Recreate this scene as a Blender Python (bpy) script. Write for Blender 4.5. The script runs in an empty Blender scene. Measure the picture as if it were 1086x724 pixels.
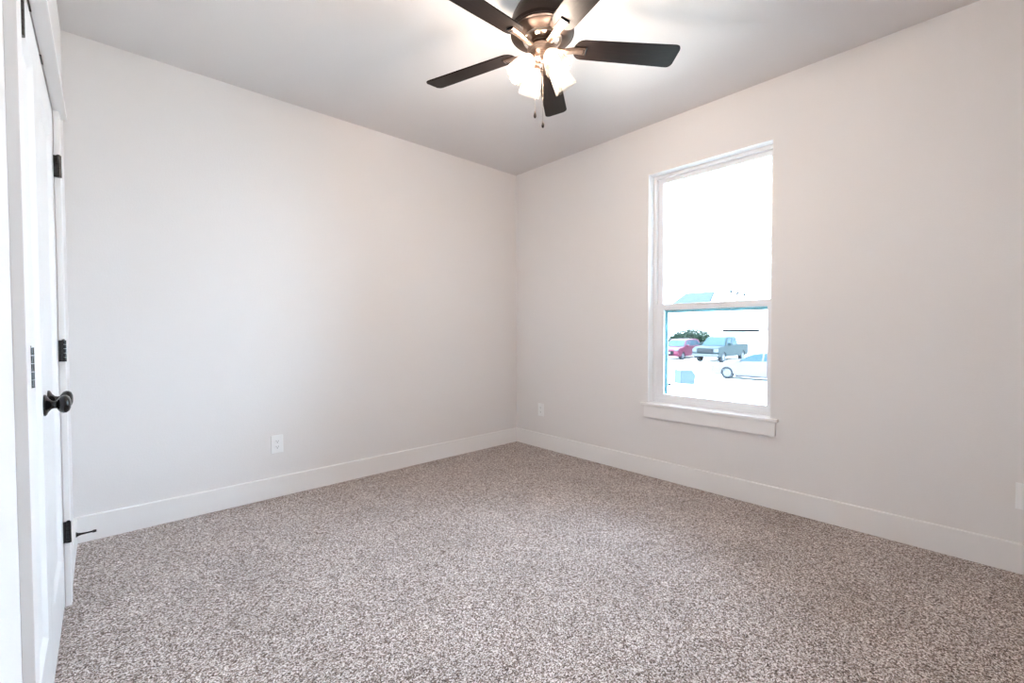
import bpy, bmesh, math, random
from mathutils import Vector, Matrix
random.seed(4)
PI = math.pi
S = bpy.context.scene
C = S.collection

# ---------------------------------------------------------------- camera
F, YAW, PITCH, ROLL, CAMZ = 472.2, 0.743807, -0.023693, -0.002931, 1.1459
cam_d = bpy.data.cameras.new('camera')
cam_d.sensor_fit = 'HORIZONTAL'; cam_d.sensor_width = 36.0
cam_d.lens = 36.0 * F / 1086.0; cam_d.clip_start = 0.02; cam_d.clip_end = 400
cam = bpy.data.objects.new('camera', cam_d); C.objects.link(cam)
fw = Vector((math.sin(YAW)*math.cos(PITCH), math.cos(YAW)*math.cos(PITCH), math.sin(PITCH)))
rt = Vector((math.cos(YAW), -math.sin(YAW), 0)); up = rt.cross(fw)
r2 = rt*math.cos(ROLL) + up*math.sin(ROLL); u2 = -rt*math.sin(ROLL) + up*math.cos(ROLL)
M4 = Matrix((r2, u2, -fw)).transposed().to_4x4(); M4.translation = Vector((0, 0, CAMZ))
cam.matrix_world = M4
S.camera = cam

# ---------------------------------------------------------------- sky, sun, exposure
SKY = 19.5
w = bpy.data.worlds.new('sky'); S.world = w; w.use_nodes = True
nt = w.node_tree; nt.nodes.clear()
wo = nt.nodes.new('ShaderNodeOutputWorld'); bg = nt.nodes.new('ShaderNodeBackground')
tc = nt.nodes.new('ShaderNodeTexCoord'); sx = nt.nodes.new('ShaderNodeSeparateXYZ')
cr = nt.nodes.new('ShaderNodeValToRGB')
cr.color_ramp.elements[0].position = 0.0; cr.color_ramp.elements[0].color = (0.66, 0.82, 1.0, 1)
cr.color_ramp.elements[1].position = 0.8; cr.color_ramp.elements[1].color = (0.64, 0.77, 1.0, 1)
nt.links.new(tc.outputs['Generated'], sx.inputs[0]); nt.links.new(sx.outputs['Z'], cr.inputs[0])
nt.links.new(cr.outputs[0], bg.inputs['Color']); bg.inputs['Strength'].default_value = SKY
nt.links.new(bg.outputs[0], wo.inputs[0])
sun_d = bpy.data.lights.new('sun', 'SUN'); sun_d.energy = 5.0; sun_d.angle = 0.01
sun_d.color = (1.0, 0.95, 0.88)
sun = bpy.data.objects.new('sun', sun_d); C.objects.link(sun)
sun.rotation_euler = Vector((0.40, -0.62, -0.68)).to_track_quat('-Z', 'Y').to_euler()
BULB = 238.0
S.view_settings.view_transform = 'Standard'; S.view_settings.look = 'None'
S.view_settings.exposure = 0.88; S.view_settings.gamma = 1.0
S.view_settings.use_curve_mapping = False

# ---------------------------------------------------------------- room measures
XL, XR, YF, YB, H = -0.133, 3.159, -0.46, 3.367, 2.74
WT = 0.15
WY0, WY1, WZ0, WZ1 = 0.974, 1.855, 0.575, 2.360        # window opening
DY0, DY1, DZ1 = 1.408, 2.614, 2.052                   # closet opening

# ---------------------------------------------------------------- materials
def mat(name, col, rough=0.5, metal=0.0, spec=0.5, coat=0.0):
    m = bpy.data.materials.new(name); m.use_nodes = True
    b = m.node_tree.nodes['Principled BSDF']
    b.inputs['Base Color'].default_value = (*col, 1); b.inputs['Roughness'].default_value = rough
    b.inputs['Metallic'].default_value = metal; b.inputs['Specular IOR Level'].default_value = spec
    b.inputs['Coat Weight'].default_value = coat
    return m
def noise_bump(m, scale, strength, dist=0.002, detail=3.0, coord='Object'):
    n = m.node_tree.nodes; l = m.node_tree.links
    t = n.new('ShaderNodeTexCoord'); x = n.new('ShaderNodeTexNoise'); b = n.new('ShaderNodeBump')
    x.inputs['Scale'].default_value = scale; x.inputs['Detail'].default_value = detail
    b.inputs['Strength'].default_value = strength; b.inputs['Distance'].default_value = dist
    l.new(t.outputs[coord], x.inputs['Vector']); l.new(x.outputs['Fac'], b.inputs['Height'])
    l.new(b.outputs[0], n['Principled BSDF'].inputs['Normal'])
    return m
def noise_color(m, c0, c1, scale, p0=0.35, p1=0.65, stretch=(1, 1, 1), detail=4.0):
    n = m.node_tree.nodes; l = m.node_tree.links
    t = n.new('ShaderNodeTexCoord'); mp = n.new('ShaderNodeMapping'); x = n.new('ShaderNodeTexNoise'); r = n.new('ShaderNodeValToRGB')
    mp.inputs['Scale'].default_value = stretch
    x.inputs['Scale'].default_value = scale; x.inputs['Detail'].default_value = detail
    r.color_ramp.elements[0].position = p0; r.color_ramp.elements[0].color = (*c0, 1)
    r.color_ramp.elements[1].position = p1; r.color_ramp.elements[1].color = (*c1, 1)
    l.new(t.outputs['Object'], mp.inputs[0]); l.new(mp.outputs[0], x.inputs['Vector'])
    l.new(x.outputs['Fac'], r.inputs[0]); l.new(r.outputs[0], n['Principled BSDF'].inputs['Base Color'])
    return m

m_wall = noise_bump(mat('wall_paint', (0.838, 0.809, 0.797), 0.75, spec=0.25), 170, 0.35, 0.002)
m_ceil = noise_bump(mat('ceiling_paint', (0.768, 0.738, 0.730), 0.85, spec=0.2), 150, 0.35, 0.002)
m_trim = mat('white_trim_paint', (0.90, 0.88, 0.868), 0.35, spec=0.5)
m_door = mat('white_door_paint', (0.87, 0.87, 0.87), 0.28, spec=0.5)
m_vinyl = mat('window_vinyl', (0.90, 0.90, 0.92), 0.35)
m_plastic = mat('outlet_plastic', (0.93, 0.93, 0.93), 0.3)
m_slot = mat('outlet_slot', (0.02, 0.02, 0.02), 0.6)
m_black = mat('black_metal', (0.006, 0.007, 0.009), 0.16, spec=0.5)
m_rubber = mat('rubber_tip', (0.02, 0.02, 0.022), 0.7)
m_gasket = mat('dark_gasket', (0.10, 0.24, 0.27), 0.6)
m_bronze = noise_color(mat('brushed_bronze', (0.3, 0.2, 0.15), 0.33, metal=1.0), (0.22, 0.155, 0.12), (0.36, 0.265, 0.21), 30, stretch=(1, 1, 14))
m_dkbronze = noise_bump(mat('dark_bronze', (0.030, 0.020, 0.017), 0.42, metal=0.75), 240, 0.08, 0.001)
m_plate_br = noise_bump(mat('satin_bronze', (0.055, 0.038, 0.030), 0.45, metal=0.85), 240, 0.06, 0.001)
m_blade = noise_color(mat('espresso_wood', (0.03, 0.02, 0.015), 0.40, spec=0.13), (0.004, 0.003, 0.003), (0.012, 0.008, 0.007), 9, 0.3, 0.7, stretch=(1.5, 22, 22))
m_brass = mat('pale_metal', (0.55, 0.47, 0.40), 0.3, metal=1.0)

def carpet():
    m = mat('carpet_pile', (0.4, 0.35, 0.32), 0.95, spec=0.08)
    n = m.node_tree.nodes; l = m.node_tree.links; P = n['Principled BSDF']
    P.inputs['Sheen Weight'].default_value = 0.15
    t = n.new('ShaderNodeTexCoord')
    warp = n.new('ShaderNodeTexNoise'); warp.inputs['Scale'].default_value = 60; warp.inputs['Detail'].default_value = 2
    add = n.new('ShaderNodeMixRGB'); add.blend_type = 'ADD'; add.inputs[0].default_value = 0.012
    l.new(t.outputs['Object'], warp.inputs['Vector']); l.new(t.outputs['Object'], add.inputs[1]); l.new(warp.outputs['Color'], add.inputs[2])
    v = n.new('ShaderNodeTexVoronoi'); v.inputs['Scale'].default_value = 240; v.feature = 'F1'
    l.new(add.outputs[0], v.inputs['Vector'])
    bw = n.new('ShaderNodeSeparateColor'); l.new(v.outputs['Color'], bw.inputs[0])
    fine = n.new('ShaderNodeTexNoise'); fine.inputs['Scale'].default_value = 290; fine.inputs['Detail'].default_value = 3
    l.new(t.outputs['Object'], fine.inputs['Vector'])
    mx = n.new('ShaderNodeMath'); mx.operation = 'MULTIPLY_ADD'; mx.inputs[1].default_value = 0.64; mx.inputs[2].default_value = 0.0
    l.new(bw.outputs[0], mx.inputs[0])
    m2 = n.new('ShaderNodeMath'); m2.operation = 'MULTIPLY_ADD'; m2.inputs[1].default_value = 0.9
    l.new(fine.outputs['Fac'], m2.inputs[0]); l.new(mx.outputs[0], m2.inputs[2])
    r = n.new('ShaderNodeValToRGB'); e = r.color_ramp.elements
    e[0].position = 0.42; e[0].color = (0.040, 0.024, 0.018, 1)
    e[1].position = 1.0; e[1].color = (0.92, 0.85, 0.82, 1)
    a = e.new(0.62); a.color = (0.235, 0.168, 0.138, 1)
    a = e.new(0.84); a.color = (0.52, 0.42, 0.375, 1)
    l.new(m2.outputs[0], r.inputs[0])
    big = n.new('ShaderNodeTexNoise'); big.inputs['Scale'].default_value = 3.2; big.inputs['Detail'].default_value = 3
    l.new(t.outputs['Object'], big.inputs['Vector'])
    rb = n.new('ShaderNodeMapRange'); rb.inputs[1].default_value = 0.3; rb.inputs[2].default_value = 0.7; rb.inputs[3].default_value = 0.90; rb.inputs[4].default_value = 1.08
    l.new(big.outputs['Fac'], rb.inputs[0])
    mul = n.new('ShaderNodeVectorMath'); mul.operation = 'SCALE'
    l.new(r.outputs[0], mul.inputs[0]); l.new(rb.outputs[0], mul.inputs['Scale'])
    l.new(mul.outputs[0], P.inputs['Base Color'])
    b = n.new('ShaderNodeBump'); b.inputs['Strength'].default_value = 0.7; b.inputs['Distance'].default_value = 0.006
    l.new(m2.outputs[0], b.inputs['Height']); l.new(b.outputs[0], P.inputs['Normal'])
    return m
m_carpet = carpet()

def pane_glass(name, tint=(1, 1, 1), refl=1.0):
    m = bpy.data.materials.new(name); m.use_nodes = True; n = m.node_tree.nodes; l = m.node_tree.links; n.clear()
    o = n.new('ShaderNodeOutputMaterial'); tr = n.new('ShaderNodeBsdfTransparent'); g = n.new('ShaderNodeBsdfGlossy')
    fr = n.new('ShaderNodeFresnel'); mx = n.new('ShaderNodeMixShader')
    tr.inputs[0].default_value = (*tint, 1); g.inputs['Roughness'].default_value = 0.02; fr.inputs['IOR'].default_value = 1.45
    ml = n.new('ShaderNodeMath'); ml.operation = 'MULTIPLY'; ml.inputs[1].default_value = refl
    l.new(fr.outputs[0], ml.inputs[0]); l.new(ml.outputs[0], mx.inputs[0])
    l.new(tr.outputs[0], mx.inputs[1]); l.new(g.outputs[0], mx.inputs[2]); l.new(mx.outputs[0], o.inputs[0])
    return m
m_pane = pane_glass('window_glass', (0.93, 0.97, 0.97))
def shade_glass():
    m = bpy.data.materials.new('seeded_glass'); m.use_nodes = True; n = m.node_tree.nodes; l = m.node_tree.links; n.clear()
    o = n.new('ShaderNodeOutputMaterial'); tr = n.new('ShaderNodeBsdfTransparent'); g = n.new('ShaderNodeBsdfGlossy'); tl = n.new('ShaderNodeBsdfTranslucent')
    lw = n.new('ShaderNodeLayerWeight'); lw.inputs['Blend'].default_value = 0.12
    tr.inputs[0].default_value = (0.97, 0.95, 0.92, 1); g.inputs['Roughness'].default_value = 0.06; tl.inputs[0].default_value = (0.95, 0.9, 0.82, 1)
    t = n.new('ShaderNodeTexCoord'); no = n.new('ShaderNodeTexVoronoi'); no.inputs['Scale'].default_value = 110
    l.new(t.outputs['Object'], no.inputs['Vector'])
    bp = n.new('ShaderNodeBump'); bp.inputs['Strength'].default_value = 0.4; bp.inputs['Distance'].default_value = 0.002
    l.new(no.outputs['Distance'], bp.inputs['Height']); l.new(bp.outputs[0], g.inputs['Normal'])
    m1 = n.new('ShaderNodeMixShader'); m1.inputs[0].default_value = 0.015
    l.new(tr.outputs[0], m1.inputs[1]); l.new(tl.outputs[0], m1.inputs[2])
    m2 = n.new('ShaderNodeMixShader'); l.new(lw.outputs['Facing'], m2.inputs[0])
    l.new(m1.outputs[0], m2.inputs[1]); l.new(g.outputs[0], m2.inputs[2]); l.new(m2.outputs[0], o.inputs[0])
    return m
m_shade = shade_glass()
def emis(name, col, s):
    m = bpy.data.materials.new(name); m.use_nodes = True; n = m.node_tree.nodes; n.clear()
    o = n.new('ShaderNodeOutputMaterial'); e = n.new('ShaderNodeEmission')
    e.inputs[0].default_value = (*col, 1); e.inputs[1].default_value = s
    m.node_tree.links.new(e.outputs[0], o.inputs[0]); return m
m_bulb = emis('lit_bulb', (1.0, 0.865, 0.76), BULB)

# ---------------------------------------------------------------- mesh helpers
def new_bm(): return bmesh.new()
def box(bm, x0, x1, y0, y1, z0, z1, bev=0.0, seg=2):
    r = bmesh.ops.create_cube(bm, size=1.0)
    vs = r['verts']
    for v in vs:
        v.co = Vector((x0 if v.co.x < 0 else x1, y0 if v.co.y < 0 else y1, z0 if v.co.z < 0 else z1))
    if bev > 0:
        es = {e for v in vs for e in v.link_edges}
        bmesh.ops.bevel(bm, geom=list(es), offset=bev, segments=seg, affect='EDGES', profile=0.6)
def lathe(bm, prof, steps=40, mtx=None, close=False):
    """prof: (r, z) pairs about the local Z axis"""
    rings = []
    for r, z in prof:
        if r < 1e-6:
            rings.append([bm.verts.new((0, 0, z))])
        else:
            rings.append([bm.verts.new((r*math.cos(2*PI*i/steps), r*math.sin(2*PI*i/steps), z)) for i in range(steps)])
    pairs = list(zip(rings, rings[1:])) + ([(rings[-1], rings[0])] if close else [])
    for a, b in pairs:
        for i in range(steps):
            j = (i+1) % steps
            if len(a) == 1 and len(b) == 1: continue
            if len(a) == 1: bm.faces.new((a[0], b[i], b[j]))
            elif len(b) == 1: bm.faces.new((a[i], a[j], b[0]))
            else: bm.faces.new((a[i], a[j], b[j], b[i]))
    if mtx is not None:
        bmesh.ops.transform(bm, matrix=mtx, verts=[v for g in rings for v in g])
def tube(bm, pts, rad, steps=12):
    pts = [Vector(p) for p in pts]; rings = []
    rads = rad if isinstance(rad, (list, tuple)) else [rad]*len(pts)
    for i, p in enumerate(pts):
        d = (pts[min(i+1, len(pts)-1)] - pts[max(i-1, 0)]).normalized()
        a = Vector((0, 0, 1)) if abs(d.z) < 0.9 else Vector((1, 0, 0))
        u = d.cross(a).normalized(); v = d.cross(u)
        rings.append([bm.verts.new(p + rads[i]*(u*math.cos(2*PI*k/steps) + v*math.sin(2*PI*k/steps))) for k in range(steps)])
    for a, b in zip(rings, rings[1:]):
        for k in range(steps):
            j = (k+1) % steps; bm.faces.new((a[k], a[j], b[j], b[k]))
    bm.faces.new(rings[0][::-1]); bm.faces.new(rings[-1])
def prism(bm, poly, axis, a, b, bev=0.0):
    """extrude a 2-D polygon between a and b along axis ('x': poly=(y,z), 'y': (x,z), 'z': (x,y))"""
    def P(u, v, t): return {'x': (t, u, v), 'y': (u, t, v), 'z': (u, v, t)}[axis]
    A = [bm.verts.new(P(u, v, a)) for u, v in poly]; B = [bm.verts.new(P(u, v, b)) for u, v in poly]
    fs = [bm.faces.new(A), bm.faces.new(B)]
    n = len(poly)
    for i in range(n):
        j = (i+1) % n; fs.append(bm.faces.new((A[i], A[j], B[j], B[i])))
    if bev > 0:
        es = set(fs[0].edges) | set(fs[1].edges)
        bmesh.ops.bevel(bm, geom=list(es), offset=bev, segments=2, affect='EDGES')
def quad(bm, *pts): bm.faces.new([bm.verts.new(p) for p in pts])
def obj(name, bm, m, parent=None, smooth=False, loc=None):
    bmesh.ops.recalc_face_normals(bm, faces=bm.faces[:])
    if loc is not None: bmesh.ops.translate(bm, vec=-Vector(loc), verts=bm.verts[:])
    me = bpy.data.meshes.new(name); bm.to_mesh(me); bm.free()
    me.materials.append(m)
    if smooth:
        for p in me.polygons: p.use_smooth = True
        try: me.set_sharp_from_angle(angle=math.radians(38))
        except Exception: pass
    o = bpy.data.objects.new(name, me); C.objects.link(o)
    if parent: o.parent = parent
    if loc is not None: o.location = loc
    return o
def tag(o, label, cat, group=None, kind=None):
    o['label'] = label; o['category'] = cat
    if group: o['group'] = group
    if kind: o['kind'] = kind
    return o
def empty(name, loc=(0, 0, 0), rz=0.0):
    o = bpy.data.objects.new(name, None); C.objects.link(o); o.location = loc; o.rotation_euler = (0, 0, rz)
    o.empty_display_size = 0.1
    return o
def struct(o, label=None, cat=None):
    o['kind'] = 'structure'
    if label: o['label'] = label
    if cat: o['category'] = cat
    return o
def copy_tree(o, parent=None):
    c = o.copy(); C.objects.link(c); c.parent = parent
    for ch in list(o.children): copy_tree(ch, c)
    return c

# ================================================================ ROOM SHELL
bm = new_bm(); box(bm, XL-WT, XR+WT, YF-WT, YB+WT, -0.20, 0.0)
struct(obj('floor', bm, m_carpet), 'speckled taupe and cream cut pile carpet covering the bedroom floor', 'floor')
bm = new_bm(); box(bm, XL-WT, XR+WT, YF-WT, YB+WT, H, H+0.2)
struct(obj('ceiling', bm, m_ceil), 'plain matte off-white ceiling above the fan', 'ceiling')
bm = new_bm(); box(bm, XL-WT, XR+WT, YB, YB+WT, 0, H)
struct(obj('wall_back', bm, m_wall), 'blank greige wall with one outlet, left of the room corner', 'wall')
bm = new_bm(); box(bm, XL-WT, XR+WT, YF-WT, YF, 0, H)
struct(obj('wall_front', bm, m_wall), 'plain greige wall behind the camera', 'wall')
bm = new_bm()
box(bm, XR, XR+WT, YF, WY0, 0, H); box(bm, XR, XR+WT, WY1, YB, 0, H)
box(bm, XR, XR+WT, WY0, WY1, 0, WZ0); box(bm, XR, XR+WT, WY0, WY1, WZ1, H)
struct(obj('wall_right', bm, m_wall), 'greige wall that holds the tall window', 'wall')
bm = new_bm()
box(bm, XL-WT, XL, YF, DY0, 0, H); box(bm, XL-WT, XL, DY1, YB, 0, H); box(bm, XL-WT, XL, DY0, DY1, DZ1, H)
box(bm, XL-WT-0.05, XL-WT, DY0-0.1, DY1+0.1, 0, DZ1+0.1)
struct(obj('wall_left', bm, m_wall), 'greige wall that holds the double closet doors', 'wall')

# baseboards: square-edged 1x6 with a small eased top
def base_profile(s=1):
    return [(0, 0), (0.014*s, 0), (0.014*s, 0.137), (0.011*s, 0.1414), (0, 0.1414)]
bm = new_bm(); prism(bm, [(YB-u, v) for u, v in base_profile()], 'x', XL, XR)
struct(obj('baseboard_back', bm, m_trim))
bm = new_bm(); prism(bm, [(XR-u, v) for u, v in base_profile()], 'y', YF, YB-0.014)
struct(obj('baseboard_right', bm, m_trim))
bm = new_bm(); prism(bm, [(XL+u, v) for u, v in base_profile()], 'y', DY1+0.092, YB-0.014)
prism(bm, [(XL+u, v) for u, v in base_profile()], 'y', YF+0.014, DY0-0.076)
struct(obj('baseboard_left', bm, m_trim))
bm = new_bm(); prism(bm, [(YF+u, v) for u, v in base_profile()], 'x', XL, XR-0.014)
struct(obj('baseboard_front', bm, m_trim))

# closet casing: flat legs, fillet strip and frieze board over the doors
trim = struct(empty('trim_1', (XL, 2.01, 0)), 'white flat board casing around the double closet doors', 'door casing')
def child(name, bm, m, parent, smooth=False):
    o = obj(name, bm, m, parent, smooth)
    o.matrix_parent_inverse = Matrix.Translation(-Vector(parent.location))
    return o
CT = 0.019
bm = new_bm(); box(bm, XL, XL+CT, DY1-0.002, DY1+0.088, 0, 2.050, 0.0015); child('casing_leg', bm, m_trim, trim)
bm = new_bm(); box(bm, XL, XL+CT, DY0-0.074, DY0-0.002, 0, 2.050, 0.0015); child('casing_leg', bm, m_trim, trim)
bm = new_bm(); box(bm, XL, XL+0.039, DY0-0.090, DY1+0.101, 2.050, 2.062, 0.002); child('head_fillet', bm, m_trim, trim)
bm = new_bm(); box(bm, XL, XL+CT, DY0-0.080, DY1+0.092, 2.062, 2.200, 0.0015); child('head_board', bm, m_trim, trim)

# ---- closet leaves: one recessed bevelled panel each
def leaf_mesh(y0, y1):
    bm = new_bm()
    z0, z1 = 0.018, 2.044; X = XL - 0.001; XB = X - 0.035; st = 0.104
    py0, py1, pz0, pz1 = y0+st, y1-st, 0.232, 1.918
    bw, dp = 0.016, 0.011
    def R(a, b, c, d, x): return [bm.verts.new((x, a, c)), bm.verts.new((x, b, c)), bm.verts.new((x, b, d)), bm.verts.new((x, a, d))]
    o = R(y0, y1, z0, z1, X); i1 = R(py0, py1, pz0, pz1, X); i2 = R(py0+bw, py1-bw, pz0+bw, pz1-bw, X-dp); k = R(y0, y1, z0, z1, XB)
    for a, b in ((o, i1), (i1, i2), (k, o)):
        for q in range(4): bm.faces.new((a[q], a[(q+1) % 4], b[(q+1) % 4], b[q]))
    bm.faces.new(i2); bm.faces.new(k)
    return bm
def knob_mesh(y, z):
    bm = new_bm()
    prof = [(0, 0), (0.0335, 0), (0.0335, 0.004), (0.030, 0.0075), (0.021, 0.012), (0.0135, 0.019), (0.0115, 0.026), (0.0125, 0.032),
            (0.019, 0.036), (0.0255, 0.042), (0.0285, 0.050), (0.0275, 0.058), (0.0225, 0.065), (0.013, 0.069), (0, 0.070)]
    lathe(bm, prof, 40, Matrix.Translation((XL-0.0005, y, z)) @ Matrix.Rotation(PI/2, 4, 'Y') @ Matrix.Diagonal((0.97, 0.97, 0.84, 1)))
    return bm
def hinge_mesh(y, z, side):
    bm = new_bm(); x = XL + 0.0145
    for k in range(5):
        a = z - 0.0445 + k*0.0178
        lathe(bm, [(0, a+0.0006), (0.0088, a+0.0006), (0.0088, a+0.0172), (0, a+0.0172)], 18, Matrix.Translation((x, y, 0)))
    lathe(bm, [(0, z+0.0445), (0.0050, z+0.0445), (0.0050, z+0.0475), (0, z+0.0490)], 14, Matrix.Translation((x, y, 0)))
    box(bm, XL-0.010, x, y-0.0022, y+0.0022, z-0.0440, z+0.0440)
    return bm
GAP = 2.0105
for n, (y0, y1, ky, hy, lab) in enumerate(((DY0+0.006, GAP-0.0015, GAP-0.068, DY0+0.0035, 'white panelled closet door leaf nearer the camera, black round knob'),
                                      (GAP+0.0015, DY1-0.006, GAP+0.068, DY1-0.0105, 'white panelled closet door leaf farther from the camera, beside the back wall')), 1):
    d = struct(empty('door_%d' % n, (XL, (y0+y1)/2, 0)), lab, 'closet door')
    child('door_leaf', leaf_mesh(y0, y1), m_door, d)
    child('door_knob', knob_mesh(ky, 0.925), m_black, d, True)
    if n == 1: hy = DY0+0.010
    for z in (1.822, 1.069, 0.315):
        child('hinge', hinge_mesh(hy, z, n), m_black, d, True)
    cy = 1.815 if n == 1 else 2.150
    bm = new_bm(); box(bm, XL-0.016, XL+0.0035, cy-0.032, cy+0.032, 2.0435, 2.0485, 0.001)
    child('ball_catch', bm, m_black, d)

# ================================================================ WINDOW
win = struct(empty('window_1', (XR, (WY0+WY1)/2, WZ0)), 'tall single-hung white vinyl window with wooden stool and apron', 'window')
def rect_frame(bm, x0, x1, oy0, oy1, oz0, oz1, iy0, iy1, iz0, iz1, bev=0.0012):
    box(bm, x0, x1, oy0, iy0, oz0, oz1, bev); box(bm, x0, x1, iy1, oy1, oz0, oz1, bev)
    box(bm, x0, x1, iy0, iy1, oz0, iz0, bev); box(bm, x0, x1, iy0, iy1, iz1, oz1, bev)
xf = XR + 0.085
# drywall-depth painted liner (left, right, head)
bm = new_bm()
t = 0.004
box(bm, XR+0.0005, xf, WY1-t, WY1, WZ0, WZ1); box(bm, XR+0.0005, xf, WY0, WY0+t, WZ0, WZ1); box(bm, XR+0.0005, xf, WY0, WY1, WZ1-t, WZ1)
child('jamb_liner', bm, m_trim, win)
bm = new_bm(); rect_frame(bm, xf-0.006, XR+WT-0.002, WY0+t, WY1-t, WZ0+0.004, WZ1-t, WY0+0.018, WY1-0.026, WZ0+0.036, WZ1-0.028)
child('window_frame', bm, m_vinyl, win)
# upper (outer) sash
us = None
bm = new_bm(); rect_frame(bm, xf+0.026, xf+0.050, WY0+0.018, WY1-0.026, 1.312, WZ1-0.028, WY0+0.046, WY1-0.068, 1.352, WZ1-0.062)
us = child('upper_sash', bm, m_vinyl, win)
bm = new_bm(); box(bm, xf+0.036, xf+0.040, WY0+0.044, WY1-0.066, 1.350, WZ1-0.060)
g = obj('upper_pane', bm, m_pane, us)
# lower (inner) sash
bm = new_bm(); rect_frame(bm, xf-0.002, xf+0.024, WY0+0.018, WY1-0.026, WZ0+0.036, 1.352, WY0+0.052, WY1-0.086, 0.646, 1.306)
box(bm, xf-0.010, xf-0.002, 1.30, 1.53, 1.338, 1.350, 0.002)
ls = child('lower_sash', bm, m_vinyl, win)
bm = new_bm(); box(bm, xf+0.009, xf+0.013, WY0+0.050, WY1-0.084, 0.644, 1.308)
obj('lower_pane', bm, m_pane, ls)
bm = new_bm(); rect_frame(bm, xf+0.027, xf+0.034, WY0+0.018, WY1-0.030, WZ0+0.038, 1.312, WY0+0.034, WY1-0.108, WZ0+0.056, 1.284, 0.0)
child('screen_frame', bm, m_gasket, win)
bm = new_bm()
box(bm, XR-0.030, XR, WY0-0.046, WY1+0.050, 0.560, 0.579, 0.003)
box(bm, XR-0.002, xf-0.002, WY0+0.0005, WY1-0.0005, 0.560, 0.579)
child('window_stool', bm, m_trim, win)
bm = new_bm(); box(bm, XR-0.018, XR, WY0-0.030, WY1+0.022, 0.468, 0.560, 0.0015)
child('window_apron', bm, m_trim, win)

# ================================================================ CEILING FAN
FX, FY = 1.557, 1.474
fan = tag(empty('ceiling_fan', (FX, FY, H)), 'five-blade dark bronze ceiling fan with four lit glass shades', 'ceiling fan')
def fpart(name, bm, m, parent=fan, smooth=True, loc=None):
    return obj(name, bm, m, parent, smooth)
def fz(z): return z - H
bm = new_bm(); lathe(bm, [(0, 0), (0.066, 0), (0.066, -0.006), (0.060, -0.020), (0.040, -0.032), (0.036, -0.036), (0.036, fz(2.685)), (0, fz(2.685))], 48)
fpart('canopy', bm, m_dkbronze)
bm = new_bm(); lathe(bm, [(0.0, 2.700), (0.048, 2.700), (0.092, 2.684), (0.124, 2.655), (0.142, 2.620), (0.149, 2.588), (0.150, 2.566), (0.147, 2.562), (0.147, 2.552), (0.150, 2.549), (0.1495, 2.541), (0.142, 2.538), (0.0, 2.538)], 72, Matrix.Translation((0, 0, -H)))
fpart('motor_housing', bm, m_dkbronze)
bm = new_bm(); lathe(bm, [(0.0, 2.5385), (0.143, 2.5385), (0.140, 2.5350), (0.115, 2.5290), (0.092, 2.5200), (0.0, 2.5200)], 72, Matrix.Translation((0, 0, -H)))
mp_ = fpart('motor_plate', bm, m_plate_br)
bm = new_bm(); lathe(bm, [(0.080, 2.5200), (0.092, 2.5200), (0.090, 2.5150), (0.082, 2.5145), (0.080, 2.5170)], 64, Matrix.Translation((0, 0, -H)), close=True)
obj('trim_ring', bm, m_brass, mp_, True)
bm = new_bm(); lathe(bm, [(0.0, 2.521), (0.079, 2.521), (0.079, 2.517), (0.072, 2.512), (0.058, 2.506), (0.052, 2.503), (0.052, 2.500), (0.055, 2.498), (0.055, 2.494), (0.044, 2.492), (0.044, 2.474), (0.0, 2.474)], 64, Matrix.Translation((0, 0, -H)))
fpart('switch_housing', bm, m_bronze)
bm = new_bm(); lathe(bm, [(0.0, 2.478), (0.068, 2.478), (0.0715, 2.475), (0.0715, 2.470), (0.068, 2.466), (0.062, 2.452), (0.048, 2.438), (0.030, 2.430), (0.012, 2.427), (0.010, 2.418), (0.006, 2.413), (0.0, 2.412)], 56, Matrix.Translation((0, 0, -H)))
fpart('light_fitter', bm, m_bronze)

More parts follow.
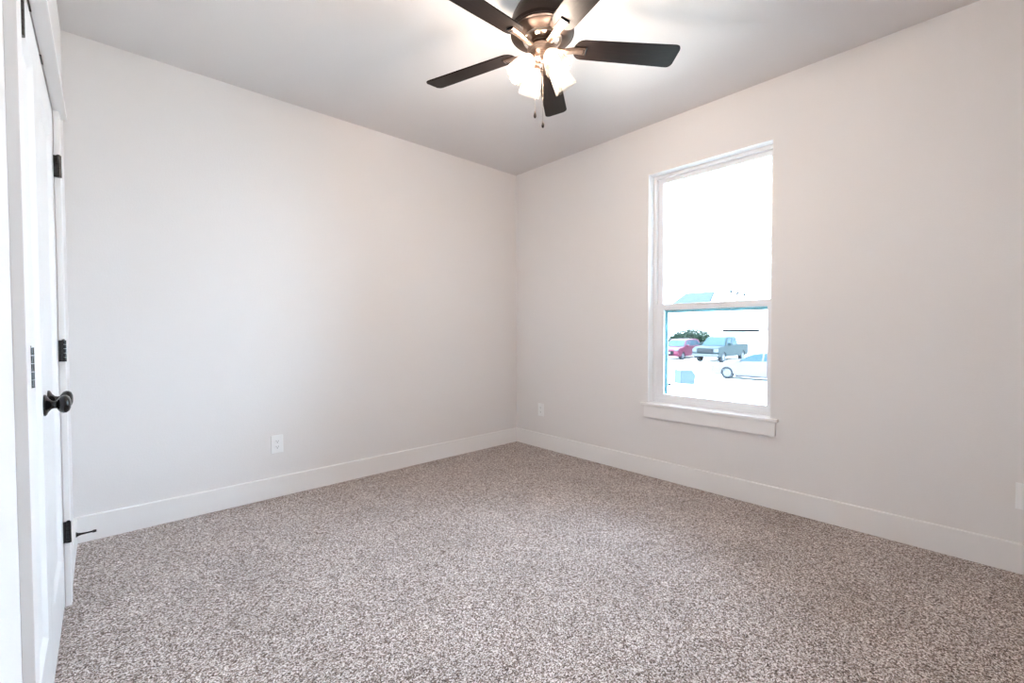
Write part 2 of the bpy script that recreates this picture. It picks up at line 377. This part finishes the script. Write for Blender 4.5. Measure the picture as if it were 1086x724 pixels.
# blade outline (local x outwards, y across), rounded root and tip
def blade_outline():
    r0, r1, wd0, wd1 = 0.150, 0.664, 0.056, 0.067
    pts = []
    for k in range(9):
        a = PI/2 + k*PI/8
        pts.append((r0 + 0.046 + 0.046*math.cos(a), wd0*math.sin(a)))
    cr_ = 0.026
    for (sx_, cy_, a0) in ((r1-cr_, -(wd1-cr_), -PI/2), (r1-cr_, wd1-cr_, 0)):
        for k in range(6):
            a = a0 + k*(PI/2)/5
            pts.append((sx_ + cr_*math.cos(a), cy_ + cr_*math.sin(a)))
    return pts
ZB = 2.487
for k in range(5):
    th = math.radians(-35.98 + 72*k)
    e_m = Matrix.Rotation(th, 4, 'Z')
    pitch = Matrix.Rotation(math.radians(-12), 4, 'X')
    bm = new_bm(); prism(bm, blade_outline(), 'z', -0.003, 0.003, 0.0012)
    bl = obj('blade', bm, m_blade, fan)
    bl.matrix_local = Matrix.Translation((0, 0, ZB-H)) @ e_m @ pitch
    # blade iron: arm rising from the hub to a plate under the blade root
    bm = new_bm()
    secs = [(0.046, 0.014, 0.004, -0.012), (0.075, 0.0145, 0.004, -0.016), (0.110, 0.0150, 0.004, -0.0155), (0.150, 0.0175, 0.0045, -0.0095), (0.206, 0.0210, 0.0045, -0.0078)]
    rings = []
    for (x, hw, ht, z) in secs:
        rings.append([bm.verts.new((x, -hw, z+ht)), bm.verts.new((x, -hw, z-ht*0.2)), bm.verts.new((x, -hw*0.55, z-ht)), bm.verts.new((x, hw*0.55, z-ht)), bm.verts.new((x, hw, z-ht*0.2)), bm.verts.new((x, hw, z+ht))])
    for a, b in zip(rings, rings[1:]):
        for q in range(6): bm.faces.new((a[q], a[(q+1) % 6], b[(q+1) % 6], b[q]))
    bm.faces.new(rings[0]); bm.faces.new(rings[-1][::-1])
    ir = obj('blade_iron', bm, m_bronze, fan)
    ir.matrix_local = Matrix.Translation((0, 0, ZB-H)) @ e_m @ pitch
    bm = new_bm(); box(bm, 0.206, 0.2105, -0.021, 0.021, -0.0105, -0.003, 0.0008)
    box(bm, 0.196, 0.199, -0.014, 0.014, -0.0140, -0.0120)
    obj('iron_slot', bm, m_black, ir)

# light kit: four arms, sockets, glass shades, bulbs
def shade_prof():
    o = [(0.020, 0.0), (0.027, 0.004), (0.034, 0.014), (0.0405, 0.030), (0.0455, 0.052), (0.0500, 0.078), (0.0545, 0.104), (0.0575, 0.122)]
    return o + [(r-0.0025, z) for r, z in reversed(o)]
for k in range(4):
    a = math.radians(-16 + 90*k)
    dirh = Vector((math.cos(a), math.sin(a), 0))
    ax = (dirh*math.sin(math.radians(36)) + Vector((0, 0, -1))*math.cos(math.radians(36))).normalized()
    s0 = dirh*0.062 + Vector((0, 0, 2.424-H))
    q = ax.to_track_quat('Z', 'Y').to_matrix().to_4x4()
    bm = new_bm(); tube(bm, [dirh*0.028 + Vector((0, 0, 2.446-H)), dirh*0.046 + Vector((0, 0, 2.441-H)), s0 - ax*0.012, s0 - ax*0.002], 0.0085, 14)
    arm = fpart('lamp_arm', bm, m_bronze)
    bm = new_bm(); lathe(bm, [(0, -0.012), (0.014, -0.012), (0.022, -0.004), (0.026, 0.004), (0.026, 0.012), (0.018, 0.014), (0.017, 0.032), (0, 0.032)], 32, Matrix.Translation(s0) @ q)
    so = fpart('lamp_socket', bm, m_bronze)
    bm = new_bm(); lathe(bm, shade_prof(), 48, Matrix.Translation(s0 + ax*0.003) @ q, close=True)
    fpart('glass_shade', bm, m_shade)
    bm = new_bm(); lathe(bm, [(0, 0.030), (0.013, 0.030), (0.014, 0.040), (0.016, 0.048), (0.0215, 0.058), (0.0245, 0.068), (0.0238, 0.079), (0.0185, 0.089), (0.010, 0.094), (0, 0.0955)], 28, Matrix.Translation(s0) @ q)
    fpart('light_bulb', bm, m_bulb)
# pull chains
for (px, py, zb) in ((-0.032, 0.018, 2.165), (0.022, 0.018, 2.136)):
    bm = new_bm(); z = zb + 0.024
    while z < 2.440:
        bmesh.ops.create_icosphere(bm, subdivisions=1, radius=0.0011, matrix=Matrix.Translation((px, py, z-H))); z += 0.0042
    tube(bm, [(px, py, zb+0.02-H), (px, py, 2.442-H)], 0.0005, 6)
    ch = fpart('pull_chain', bm, m_bronze)
    bm = new_bm(); lathe(bm, [(0, -0.014), (0.004, -0.013), (0.0068, -0.006), (0.0060, 0.004), (0.0035, 0.012), (0.0022, 0.020), (0, 0.021)], 18, Matrix.Translation((px, py, zb-H)))
    obj('chain_fob', bm, m_dkbronze, ch, True)

# ================================================================ OUTLETS, DOOR STOP
def outlet(loc, rz, label):
    """local frame: plate in the XZ plane, facing -Y"""
    t = tag(empty('wall_outlet', loc, rz), label, 'outlet')
    bm = new_bm(); box(bm, -0.038, 0.038, -0.006, 0, -0.062, 0.062, 0.003, 3); obj('cover_plate', bm, m_plastic, t)
    for dz in (-0.0195, 0.0195):
        bm = new_bm()
        pts = []
        for k in range(24):
            a = 2*PI*k/24; pts.append((0.0172*math.cos(a), dz + max(-0.0135, min(0.0135, 0.0172*math.sin(a)))))
        prism(bm, pts, 'y', -0.0078, -0.005)
        s = obj('socket', bm, m_plastic, t)
        bm = new_bm(); box(bm, -0.0078, -0.0058, -0.0081, -0.0070, dz-0.001, dz+0.0075); box(bm, 0.0058, 0.0078, -0.0081, -0.0070, dz-0.001, dz+0.0065)
        lathe(bm, [(0, 0), (0.0027, 0), (0.0027, 0.001), (0, 0.001)], 12, Matrix.Translation((0, -0.0071, dz-0.0075)) @ Matrix.Rotation(PI/2, 4, 'X'))
        obj('socket_slots', bm, m_slot, s)
    bm = new_bm(); lathe(bm, [(0, 0), (0.0032, 0), (0.0028, 0.001), (0, 0.0012)], 14, Matrix.Translation((0, -0.0058, 0)) @ Matrix.Rotation(PI/2, 4, 'X'))
    obj('screw', bm, m_plastic, t, True)
    return t
outlet((0.879, YB, 0.367), 0, 'white duplex outlet on the blank wall left of the room corner')
outlet((XR, 3.013, 0.373), -PI/2, 'small white duplex outlet between the room corner and the window')
outlet((XR, -0.112, 0.364), -PI/2, 'white duplex outlet at the far right edge, cut by the picture')

ds = tag(empty('door_stop', (XL+0.014, 3.205, 0.098)), 'black rod door stop on the baseboard at the foot of the closet casing', 'door stop')
bm = new_bm(); lathe(bm, [(0, 0), (0.013, 0), (0.013, 0.003), (0.009, 0.007), (0.0055, 0.020), (0.0042, 0.040), (0.0042, 0.066), (0, 0.066)], 24, Matrix.Rotation(PI/2, 4, 'Y'))
obj('stop_rod', bm, m_black, ds, True)
bm = new_bm(); lathe(bm, [(0, 0.062), (0.0062, 0.062), (0.0068, 0.066), (0.0068, 0.074), (0.0055, 0.078), (0, 0.078)], 20, Matrix.Rotation(PI/2, 4, 'Y'))
obj('rubber_tip', bm, m_rubber, ds, True)

# ================================================================ OUTSIDE
m_conc = noise_color(mat('pale_concrete', (0.55, 0.54, 0.52), 0.9), (0.50, 0.49, 0.47), (0.58, 0.57, 0.55), 1.2)
m_yard = noise_color(mat('dry_pale_lawn', (0.5, 0.48, 0.38), 0.95), (0.44, 0.43, 0.36), (0.56, 0.54, 0.46), 3.0)
m_joint = mat('dark_joint', (0.008, 0.008, 0.009), 0.9, spec=0.02)
m_white = mat('white_siding', (0.72, 0.72, 0.70), 0.7)
m_garage = mat('garage_door_paint', (0.55, 0.56, 0.56), 0.6)
m_roofpale = noise_color(mat('pale_shingle', (0.42, 0.41, 0.40), 0.9, spec=0.1), (0.20, 0.195, 0.19), (0.26, 0.255, 0.25), 6)
m_roofblue = noise_color(mat('slate_shingle', (0.04, 0.06, 0.085), 0.9, spec=0.05), (0.019, 0.026, 0.033), (0.026, 0.035, 0.044), 6)
m_soffit = mat('dark_soffit', (0.006, 0.008, 0.010), 0.8, spec=0.03)
m_boxshade = mat('box_shade_blue', (0.030, 0.042, 0.055), 0.7, spec=0.05)  # blue shade of a white box's unlit side, put into the whole cabinet colour
m_leaf = noise_color(mat('evergreen_leaves', (0.02, 0.045, 0.025), 0.8, spec=0.05), (0.004, 0.010, 0.007), (0.014, 0.026, 0.016), 9)
m_glass_car = mat('car_glass', (0.010, 0.024, 0.032), 0.25, spec=0.06)
m_tyre = mat('tyre_rubber', (0.012, 0.014, 0.016), 0.85, spec=0.05)
m_rim = mat('alloy_rim', (0.07, 0.075, 0.08), 0.6, spec=0.1)
m_silver = mat('silver_paint', (0.060, 0.057, 0.060), 0.5, spec=0.05)
m_red = mat('maroon_paint', (0.045, 0.007, 0.016), 0.5, spec=0.08)
m_dkpaint = mat('slate_green_paint', (0.009, 0.0155, 0.0165), 0.5, spec=0.03)
m_lamp = mat('headlamp_lens', (0.045, 0.05, 0.055), 0.5, spec=0.05)
m_grille = mat('grille_black', (0.004, 0.005, 0.006), 0.6, spec=0.03)
m_plate = mat('plate_white', (0.08, 0.08, 0.08), 0.6)
m_chrome = mat('bright_bar', (0.035, 0.038, 0.04), 0.5, spec=0.1)

def gz(x):
    pts = [(3.3, -0.35), (20.0, -1.25), (25.0, -1.48), (28.0, -1.46), (33.0, -1.28), (41.0, -1.12), (60.0, -0.6), (120.0, 0.0)]
    for (a, za), (b, zb) in zip(pts, pts[1:]):
        if x <= b: return za + (zb-za)*(x-a)/(b-a)
    return 0.0
def ground_strip(name, xs, m, label, cat):
    bm = new_bm(); poly = [(x, gz(x)) for x in xs] + [(xs[-1], gz(xs[-1])-0.3), (xs[0], gz(xs[0])-0.3)]
    prism(bm, poly, 'y', -45, 75)
    return struct(obj(name, bm, m), label, cat)
ground_strip('ground_yard', [3.32, 20.0], m_yard, 'pale dry front yard outside the window', 'yard')
ground_strip('ground_street', [20.0, 25.0, 28.0, 30.0], m_conc, 'sunlit pale concrete street outside the window', 'street')
ground_strip('ground_driveway', [30.0, 33.0, 41.0, 60.0, 120.0], m_conc, 'sunlit pale driveway in front of the house across the street', 'driveway')
bm = new_bm(); poly = [(15.1, 6.05), (19.9, 7.0), (19.9, 7.09), (15.1, 6.12)]
A = [bm.verts.new((x, y, gz(x)+0.004)) for x, y in poly]; B = [bm.verts.new((x, y, gz(x)-0.02)) for x, y in poly]
bm.faces.new(A); bm.faces.new(B)
for i in range(4): bm.faces.new((A[i], A[(i+1) % 4], B[(i+1) % 4], B[i]))
struct(obj('trim_2', bm, m_joint), 'thin dark seam crossing the pale yard', 'ground seam')

# ---- vehicles: local +x forward, +y left
def arch_outline(outline, arches):
    """outline: upper (x,z) points from rear bottom over the top to front bottom; wheel arches cut in the sill"""
    pts = list(outline); zs = outline[0][1]
    for xc, r in sorted(arches, reverse=True):
        c = 0.33 if r < 0.39 else 0.39
        dz = zs - c; hx = math.sqrt(max(r*r - dz*dz, 1e-4)); a0 = math.atan2(dz, hx)
        n = 12
        for k in range(n+1):
            a = a0 + (PI - 2*a0)*k/n
            pts.append((xc + r*math.cos(a), c + r*math.sin(a)))
    return pts
def wheel(parent, x, y, r, wd):
    s = 1 if y > 0 else -1
    bm = new_bm(); R = Matrix.Translation((x, y, r)) @ Matrix.Rotation(-s*PI/2, 4, 'X')
    lathe(bm, [(r*0.62, -wd), (r*0.94, -wd), (r, -wd*0.85), (r, -wd*0.12), (r*0.94, 0.0), (r*0.66, 0.008), (r*0.62, -0.005), (r*0.62, -wd)], 32, R)
    wh = obj('wheel', bm, m_tyre, parent, True)
    bm = new_bm()
    lathe(bm, [(r*0.62, -0.002), (r*0.57, -0.004), (r*0.55, -0.04), (0, -0.045)], 32, R)
    for k in range(5):
        a = 2*PI*k/5; m_ = R @ Matrix.Rotation(a, 4, 'Z'); n0 = len(bm.verts)
        vs = bmesh.ops.create_cube(bm, size=1.0)['verts']
        for v in vs: v.co = m_ @ Vector((r*0.32 + v.co.x*r*0.54, v.co.y*r*0.17, -0.02 + v.co.z*0.02))
    obj('rim', bm, m_rim, wh, False)
def hull(bm, secs):
    """list of (x, z, halfwidth) loops -> closed cab: profile polygon with widths"""
    A = [bm.verts.new((x, w_, z)) for x, z, w_ in secs]; B = [bm.verts.new((x, -w_, z)) for x, z, w_ in secs]
    bm.faces.new(A); bm.faces.new(B); n = len(secs)
    for i in range(n):
        j = (i+1) % n; bm.faces.new((A[i], A[j], B[j], B[i]))
def side_pane(t, pts, wz, out=0.008):
    for s in (1, -1):
        bm = new_bm()
        A = [bm.verts.new((x, s*(wz(z)+out), z)) for x, z in pts]; B = [bm.verts.new((x, s*(wz(z)-0.02), z)) for x, z in pts]
        bm.faces.new(A); bm.faces.new(B)
        for i in range(len(pts)):
            j = (i+1) % len(pts); bm.faces.new((A[i], A[j], B[j], B[i]))
        obj('side_window', bm, m_glass_car, t)

# sedan
def make_sedan(loc, rz):
    t = tag(empty('sedan', loc, rz), 'silver sedan side-on at the right edge of the window view', 'car')
    hw = 0.90
    ol = [(-2.28, 0.30), (-2.34, 0.55), (-2.33, 0.92), (-2.20, 1.02), (-1.75, 1.06), (-0.3, 1.00), (0.85, 0.95), (1.55, 0.86), (2.05, 0.74), (2.27, 0.60), (2.32, 0.42), (2.24, 0.24), (1.7, 0.20)]
    ol[0] = (-2.24, 0.20)
    bm = new_bm(); prism(bm, arch_outline(ol, ((-1.42, 0.37), (1.40, 0.37))), 'y', -hw, hw, 0.05)
    obj('car_body', bm, m_silver, t, True)
    wz = lambda z: 0.86 - (z-0.95)*0.52
    cab = [(1.05, 0.93), (0.15, 1.36), (-0.15, 1.43), (-0.75, 1.45), (-1.15, 1.39), (-2.05, 1.02), (-2.0, 0.95)]
    bm = new_bm(); hull(bm, [(x, z, wz(z)) for x, z in cab]); obj('roof', bm, m_silver, t, True)
    side_pane(t, [(0.86, 0.99), (0.12, 1.33), (-0.30, 1.38), (-0.30, 0.99)], wz)
    side_pane(t, [(-0.38, 0.99), (-0.38, 1.38), (-0.80, 1.39), (-1.20, 1.30), (-1.45, 1.06), (-1.42, 1.00)], wz)
    for nm, a, b in (('windshield', (1.02, 0.955), (0.18, 1.355)), ('rear_window', (-1.98, 1.055), (-1.18, 1.385))):
        bm = new_bm()
        w0, w1 = wz(a[1])-0.05, wz(b[1])-0.05
        quad(bm, (a[0], -w0, a[1]+0.012), (a[0], w0, a[1]+0.012), (b[0], w1, b[1]+0.012), (b[0], -w1, b[1]+0.012))
        obj(nm, bm, m_glass_car, t)
    for s in (1, -1):
        bm = new_bm(); box(bm, 1.98, 2.26, s*0.60-0.16, s*0.60+0.24*1, 0.58, 0.70, 0.03) if s > 0 else box(bm, 1.98, 2.26, -0.84, -0.44, 0.58, 0.70, 0.03)
        obj('headlight', bm, m_lamp, t)
        bm = new_bm(); box(bm, 0.70, 0.86, s*0.93-0.09, s*0.93+0.09, 0.96, 1.08, 0.03); obj('side_mirror', bm, m_silver, t)
    for x in (-1.42, 1.40):
        for y in (-0.88, 0.88): wheel(t, x, y, 0.33, 0.21)
    bm = new_bm(); box(bm, -1.0, 1.0, -0.80, 0.80, 0.15, 0.21); obj('underbody', bm, m_grille, t)
    return t
make_sedan((25.6, 8.38, gz(25.6)+0.02), PI/2)

def make_truck(loc, rz):
    t = tag(empty('pickup_truck', loc, rz), 'dark slate-green pickup truck parked nose out on the driveway', 'truck')
    hw = 0.99
    ol = [(-2.85, 0.48), (-2.92, 0.62), (-2.92, 1.32), (-0.95, 1.32), (-0.9, 1.26), (1.25, 1.24), (1.45, 1.24), (2.55, 1.16), (2.78, 1.05), (2.86, 0.75), (2.86, 0.50), (2.70, 0.42)]
    ol[0] = (-2.85, 0.42)
    bm = new_bm(); prism(bm, arch_outline(ol, ((-1.85, 0.47), (1.88, 0.47))), 'y', -hw, hw, 0.05)
    obj('truck_body', bm, m_dkpaint, t, True)
    wz = lambda z: 0.94 - (z-1.2)*0.30
    cab = [(1.45, 1.22), (0.75, 1.82), (0.45, 1.91), (-0.70, 1.92), (-0.92, 1.84), (-1.00, 1.22)]
    bm = new_bm(); hull(bm, [(x, z, wz(z)) for x, z in cab]); obj('cab', bm, m_dkpaint, t, True)
    side_pane(t, [(1.18, 1.28), (0.66, 1.78), (0.22, 1.82), (0.22, 1.28)], wz)
    side_pane(t, [(0.12, 1.28), (0.12, 1.82), (-0.62, 1.82), (-0.80, 1.72), (-0.84, 1.30)], wz)
    bm = new_bm(); a, b = (1.46, 1.245), (0.79, 1.81)
    quad(bm, (a[0], -0.86, a[1]+0.012), (a[0], 0.86, a[1]+0.012), (b[0], 0.70, b[1]+0.015), (b[0], -0.70, b[1]+0.015)); obj('windshield', bm, m_glass_car, t)
    bm = new_bm(); box(bm, 2.84, 2.90, -0.58, 0.58, 0.72, 1.06, 0.02); g = obj('grille', bm, m_grille, t)
    bm = new_bm()
    for z in (0.80, 0.89, 0.98): box(bm, 2.90, 2.92, -0.56, 0.56, z-0.012, z+0.012)
    obj('grille_bars', bm, m_chrome, g)
    bm = new_bm(); box(bm, 2.80, 2.98, -0.97, 0.97, 0.46, 0.66, 0.03); obj('bumper', bm, m_chrome, t)
    for s in (1, -1):
        bm = new_bm(); box(bm, 2.72, 2.885, min(s*0.62, s*0.965), max(s*0.62, s*0.965), 0.78, 1.03, 0.03); obj('headlight', bm, m_lamp, t)
        bm = new_bm(); box(bm, 1.02, 1.18, min(s*0.98, s*1.22), max(s*0.98, s*1.22), 1.24, 1.46, 0.03); obj('side_mirror', bm, m_dkpaint, t)
    for x in (-1.85, 1.88):
        for y in (-0.96, 0.96): wheel(t, x, y, 0.40, 0.26)
    return t
make_truck((36.1, 14.75, gz(34.5)-0.02), PI)

def make_suv(loc, rz):
    t = tag(empty('suv', loc, rz), 'maroon compact SUV at the left edge of the window view, beside the pickup', 'car')
    hw = 0.92
    ol = [(-2.10, 0.30), (-2.20, 0.60), (-2.18, 1.12), (-2.05, 1.16), (0.95, 1.06), (1.90, 0.96), (2.18, 0.80), (2.24, 0.50), (2.12, 0.30), (1.9, 0.26)]
    ol[0] = (-2.10, 0.26)
    bm = new_bm(); prism(bm, arch_outline(ol, ((-1.35, 0.385), (1.36, 0.385))), 'y', -hw, hw, 0.05)
    obj('car_body', bm, m_red, t, True)
    wz = lambda z: 0.88 - (z-1.05)*0.34
    cab = [(1.10, 1.05), (0.45, 1.56), (0.15, 1.65), (-1.30, 1.68), (-1.75, 1.62), (-2.10, 1.10)]
    bm = new_bm(); hull(bm, [(x, z, wz(z)) for x, z in cab]); obj('roof', bm, m_red, t, True)
    side_pane(t, [(0.88, 1.11), (0.38, 1.52), (0.0, 1.58), (0.0, 1.11)], wz)
    side_pane(t, [(-0.08, 1.12), (-0.08, 1.58), (-0.95, 1.58), (-0.95, 1.14)], wz)
    side_pane(t, [(-1.03, 1.15), (-1.03, 1.58), (-1.55, 1.54), (-1.80, 1.18)], wz)
    bm = new_bm(); quad(bm, (1.11, -0.82, 1.08), (1.11, 0.82, 1.08), (0.49, 0.66, 1.56), (0.49, -0.66, 1.56)); obj('windshield', bm, m_glass_car, t)
    bm = new_bm(); box(bm, 2.20, 2.26, -0.50, 0.50, 0.40, 0.72, 0.02); obj('grille', bm, m_grille, t)
    bm = new_bm(); box(bm, 2.25, 2.275, -0.26, 0.26, 0.50, 0.64, 0.004); obj('number_plate', bm, m_plate, t)
    for s in (1, -1):
        bm = new_bm(); box(bm, 2.02, 2.22, min(s*0.56, s*0.90), max(s*0.56, s*0.90), 0.74, 0.88, 0.03); obj('headlight', bm, m_lamp, t)
        bm = new_bm(); box(bm, 0.66, 0.82, min(s*0.90, s*1.10), max(s*0.90, s*1.10), 1.08, 1.22, 0.03); obj('side_mirror', bm, m_red, t)
    for x in (-1.35, 1.36):
        for y in (-0.89, 0.89): wheel(t, x, y, 0.33, 0.22)
    return t
make_suv((36.2, 18.15, gz(34.5)), PI)

# ---- house across the street
house = tag(empty('house', (41, 16, gz(41))), 'long white single-storey house with garage, directly behind the parked pickup', 'house')
def hchild(name, bm, m, parent=house): 
    o = obj(name, bm, m, parent); o.matrix_parent_inverse = Matrix.Translation(-Vector(parent.location)) if parent.type == 'EMPTY' else Matrix(); return o
ez = 1.33
bm = new_bm()
box(bm, 41, 50, 4.0, 17.5, -1.3, ez); box(bm, 43.5, 50, 17.5, 27.0, -1.3, ez)
hchild('house_wall', bm, m_white)
bm = new_bm(); e0, e1, ya, yb = 40.3, 51.0, 7.5, 28.0
rv = [(e0, ya, ez), (e1, ya, ez), (e1, yb, ez), (e0, yb, ez), (45.6, ya+7.5, 3.75), (45.6, yb-6.0, 3.75)]
V = [bm.verts.new(p) for p in rv]; V2 = [bm.verts.new((p[0], p[1], p[2]-0.12)) for p in rv[:4]]
for f in ((0, 3, 5, 4), (1, 4, 5, 2), (0, 4, 1), (3, 2, 5)): bm.faces.new([V[i] for i in f])
for i in range(4): bm.faces.new((V[i], V[(i+1) % 4], V2[(i+1) % 4], V2[i]))
bm.faces.new(V2)
hchild('roof', bm, m_roofpale)
for a_, b_ in ((4, 1), (4, 0), (5, 3), (5, 2), (4, 5)):
    bm = new_bm(); tube(bm, [Vector(rv[a_])+Vector((0, 0, 0.03)), Vector(rv[b_])+Vector((0, 0, 0.03))], 0.05, 6); hchild('ridge_cap', bm, m_soffit)
bm = new_bm(); box(bm, 40.93, 41.02, 13.7, 16.4, -1.15, 1.12, 0.0)
for z in (-0.55, 0.02, 0.58): box(bm, 40.905, 40.94, 13.72, 16.38, z-0.22, z+0.22, 0.01)
hchild('garage_door', bm, m_garage)
bm = new_bm(); box(bm, 40.80, 41.02, 13.6, 16.5, 1.02, 1.22); hchild('garage_lintel', bm, m_soffit)
for y in (17.7, 22.4):
    bm = new_bm(); box(bm, 41.0, 41.28, y-0.14, y+0.14, -1.2, ez-0.1, 0.01); hchild('porch_post', bm, m_white)

def bush(name, loc, r, h, n, label, cat, group=None, ly=1.0):
    rnd = random.Random(int(loc[1]*100))
    bm = new_bm()
    for i in range(n):
        a = rnd.uniform(0, 2*PI); el = math.acos(rnd.uniform(-0.4, 1)); k = rnd.uniform(0.55, 1.0)
        if rnd.random() < 0.6 and ly > 1: el = PI/2*rnd.uniform(0.7, 1.25)
        c = Vector((r*k*math.sin(el)*math.cos(a), ly*r*k*math.sin(el)*math.sin(a), h*0.5 + h*0.5*k*math.cos(el)))
        s = rnd.uniform(0.06, 0.13); nrm = Vector((rnd.uniform(-1, 1), rnd.uniform(-1, 1), rnd.uniform(-0.3, 1))).normalized()
        u = nrm.orthogonal().normalized()*s; v = nrm.cross(u).normalized()*s*0.6
        bm.faces.new([bm.verts.new(c+u), bm.verts.new(c+v), bm.verts.new(c-u), bm.verts.new(c-v)])
    root = empty(name, loc); tag(root, label, cat, group)
    bmesh.ops.recalc_face_normals(bm, faces=bm.faces[:])
    me = bpy.data.meshes.new('foliage'); bm.to_mesh(me); bm.free(); me.materials.append(m_leaf)
    o = bpy.data.objects.new('foliage', me); C.objects.link(o); o.parent = root
    bm = new_bm()
    for k in range(4):
        a = k*PI/2+0.4; tube(bm, [(0, 0, -0.05), (r*0.3*math.cos(a), r*0.3*math.sin(a), h*0.4), (r*0.6*math.cos(a), r*0.6*math.sin(a), h*0.8)], [0.05, 0.035, 0.015], 6)
    obj('stem', bm, m_soffit, root)
bush('hedge', (39.3, 18.7, gz(39.3)), 0.62, 2.42, 6500, 'tall dark green hedge under the porch, behind the pickup and maroon SUV', 'hedge', None, 3.6)

# house farther behind: slate roof with a white gable
h2 = tag(empty('house', (58, 26, gz(58))), 'farther house whose slate roof and white gable top show above the window rail', 'house')
bm = new_bm(); box(bm, 57, 68, 16.0, 33.0, -1.0, 3.3); hchild('house_wall', bm, m_white, h2)
def hip(bm, x0, x1, y0, y1, z0, z1, ins):
    xm = (x0+x1)/2
    P_ = [(x0, y0, z0), (x1, y0, z0), (x1, y1, z0), (x0, y1, z0), (xm, y0+ins, z1), (xm, y1-ins, z1)]
    V = [bm.verts.new(p) for p in P_]
    for f in ((0, 3, 5, 4), (1, 4, 5, 2), (0, 4, 1), (3, 2, 5), (0, 1, 2, 3)): bm.faces.new([V[i] for i in f])
bm = new_bm(); hip(bm, 56.4, 68.6, 23.8, 31.8, 3.3, 6.55, 1.2); hip(bm, 55.4, 62.0, 22.8, 29.6, 3.3, 5.3, 0.5)
hchild('slate_roof', bm, m_roofblue, h2)
bm = new_bm(); prism(bm, [(16.4, 3.3), (25.4, 3.3), (24.1, 6.55)], 'x', 57.5, 66); hchild('gable', bm, m_white, h2)
bm = new_bm(); tube(bm, [(57.4, 25.5, 3.25), (57.4, 24.1, 6.6), (57.4, 16.3, 3.25)], 0.05, 6); hchild('fascia', bm, m_soffit, h2)
for y, z in ((22.6, 6.0), (21.8, 5.75), (21.0, 5.5)):
    bm = new_bm(); box(bm, 58.0, 58.25, y-0.1, y+0.1, z-0.15, z+0.2); hchild('roof_vent', bm, m_soffit, h2)

# roadside box and low post in the yard
bt = tag(empty('utility_box', (18.8, 9.25, gz(18.8))), 'white utility box coloured blue for its shaded side, standing in the yard below the parked cars', 'utility box')
bm = new_bm(); prism(bm, [(-0.30, -0.03), (0.30, -0.03), (0.36, 0.40), (0.20, 0.60), (-0.30, 0.60)], 'y', -0.34, 0.34, 0.02); obj('cabinet', bm, m_boxshade, bt)
bm = new_bm(); box(bm, -0.32, 0.20, -0.36, 0.36, 0.60, 0.64, 0.015); obj('lid', bm, m_roofpale, bt)
bt.rotation_euler = (0, 0, math.radians(-38))
yp = tag(empty('yard_post', (12.0, 6.42, gz(12.0))), 'low thin post with flat dark cap in the yard, lower left of the window view', 'post')
bm = new_bm(); tube(bm, [(0, 0, -0.05), (0, 0.01, 0.2), (0.0, 0.04, 0.40)], 0.018, 8); obj('post', bm, m_soffit, yp)
bm = new_bm(); box(bm, -0.06, 0.06, -0.10, 0.16, 0.38, 0.44, 0.005); obj('cap', bm, m_soffit, yp)
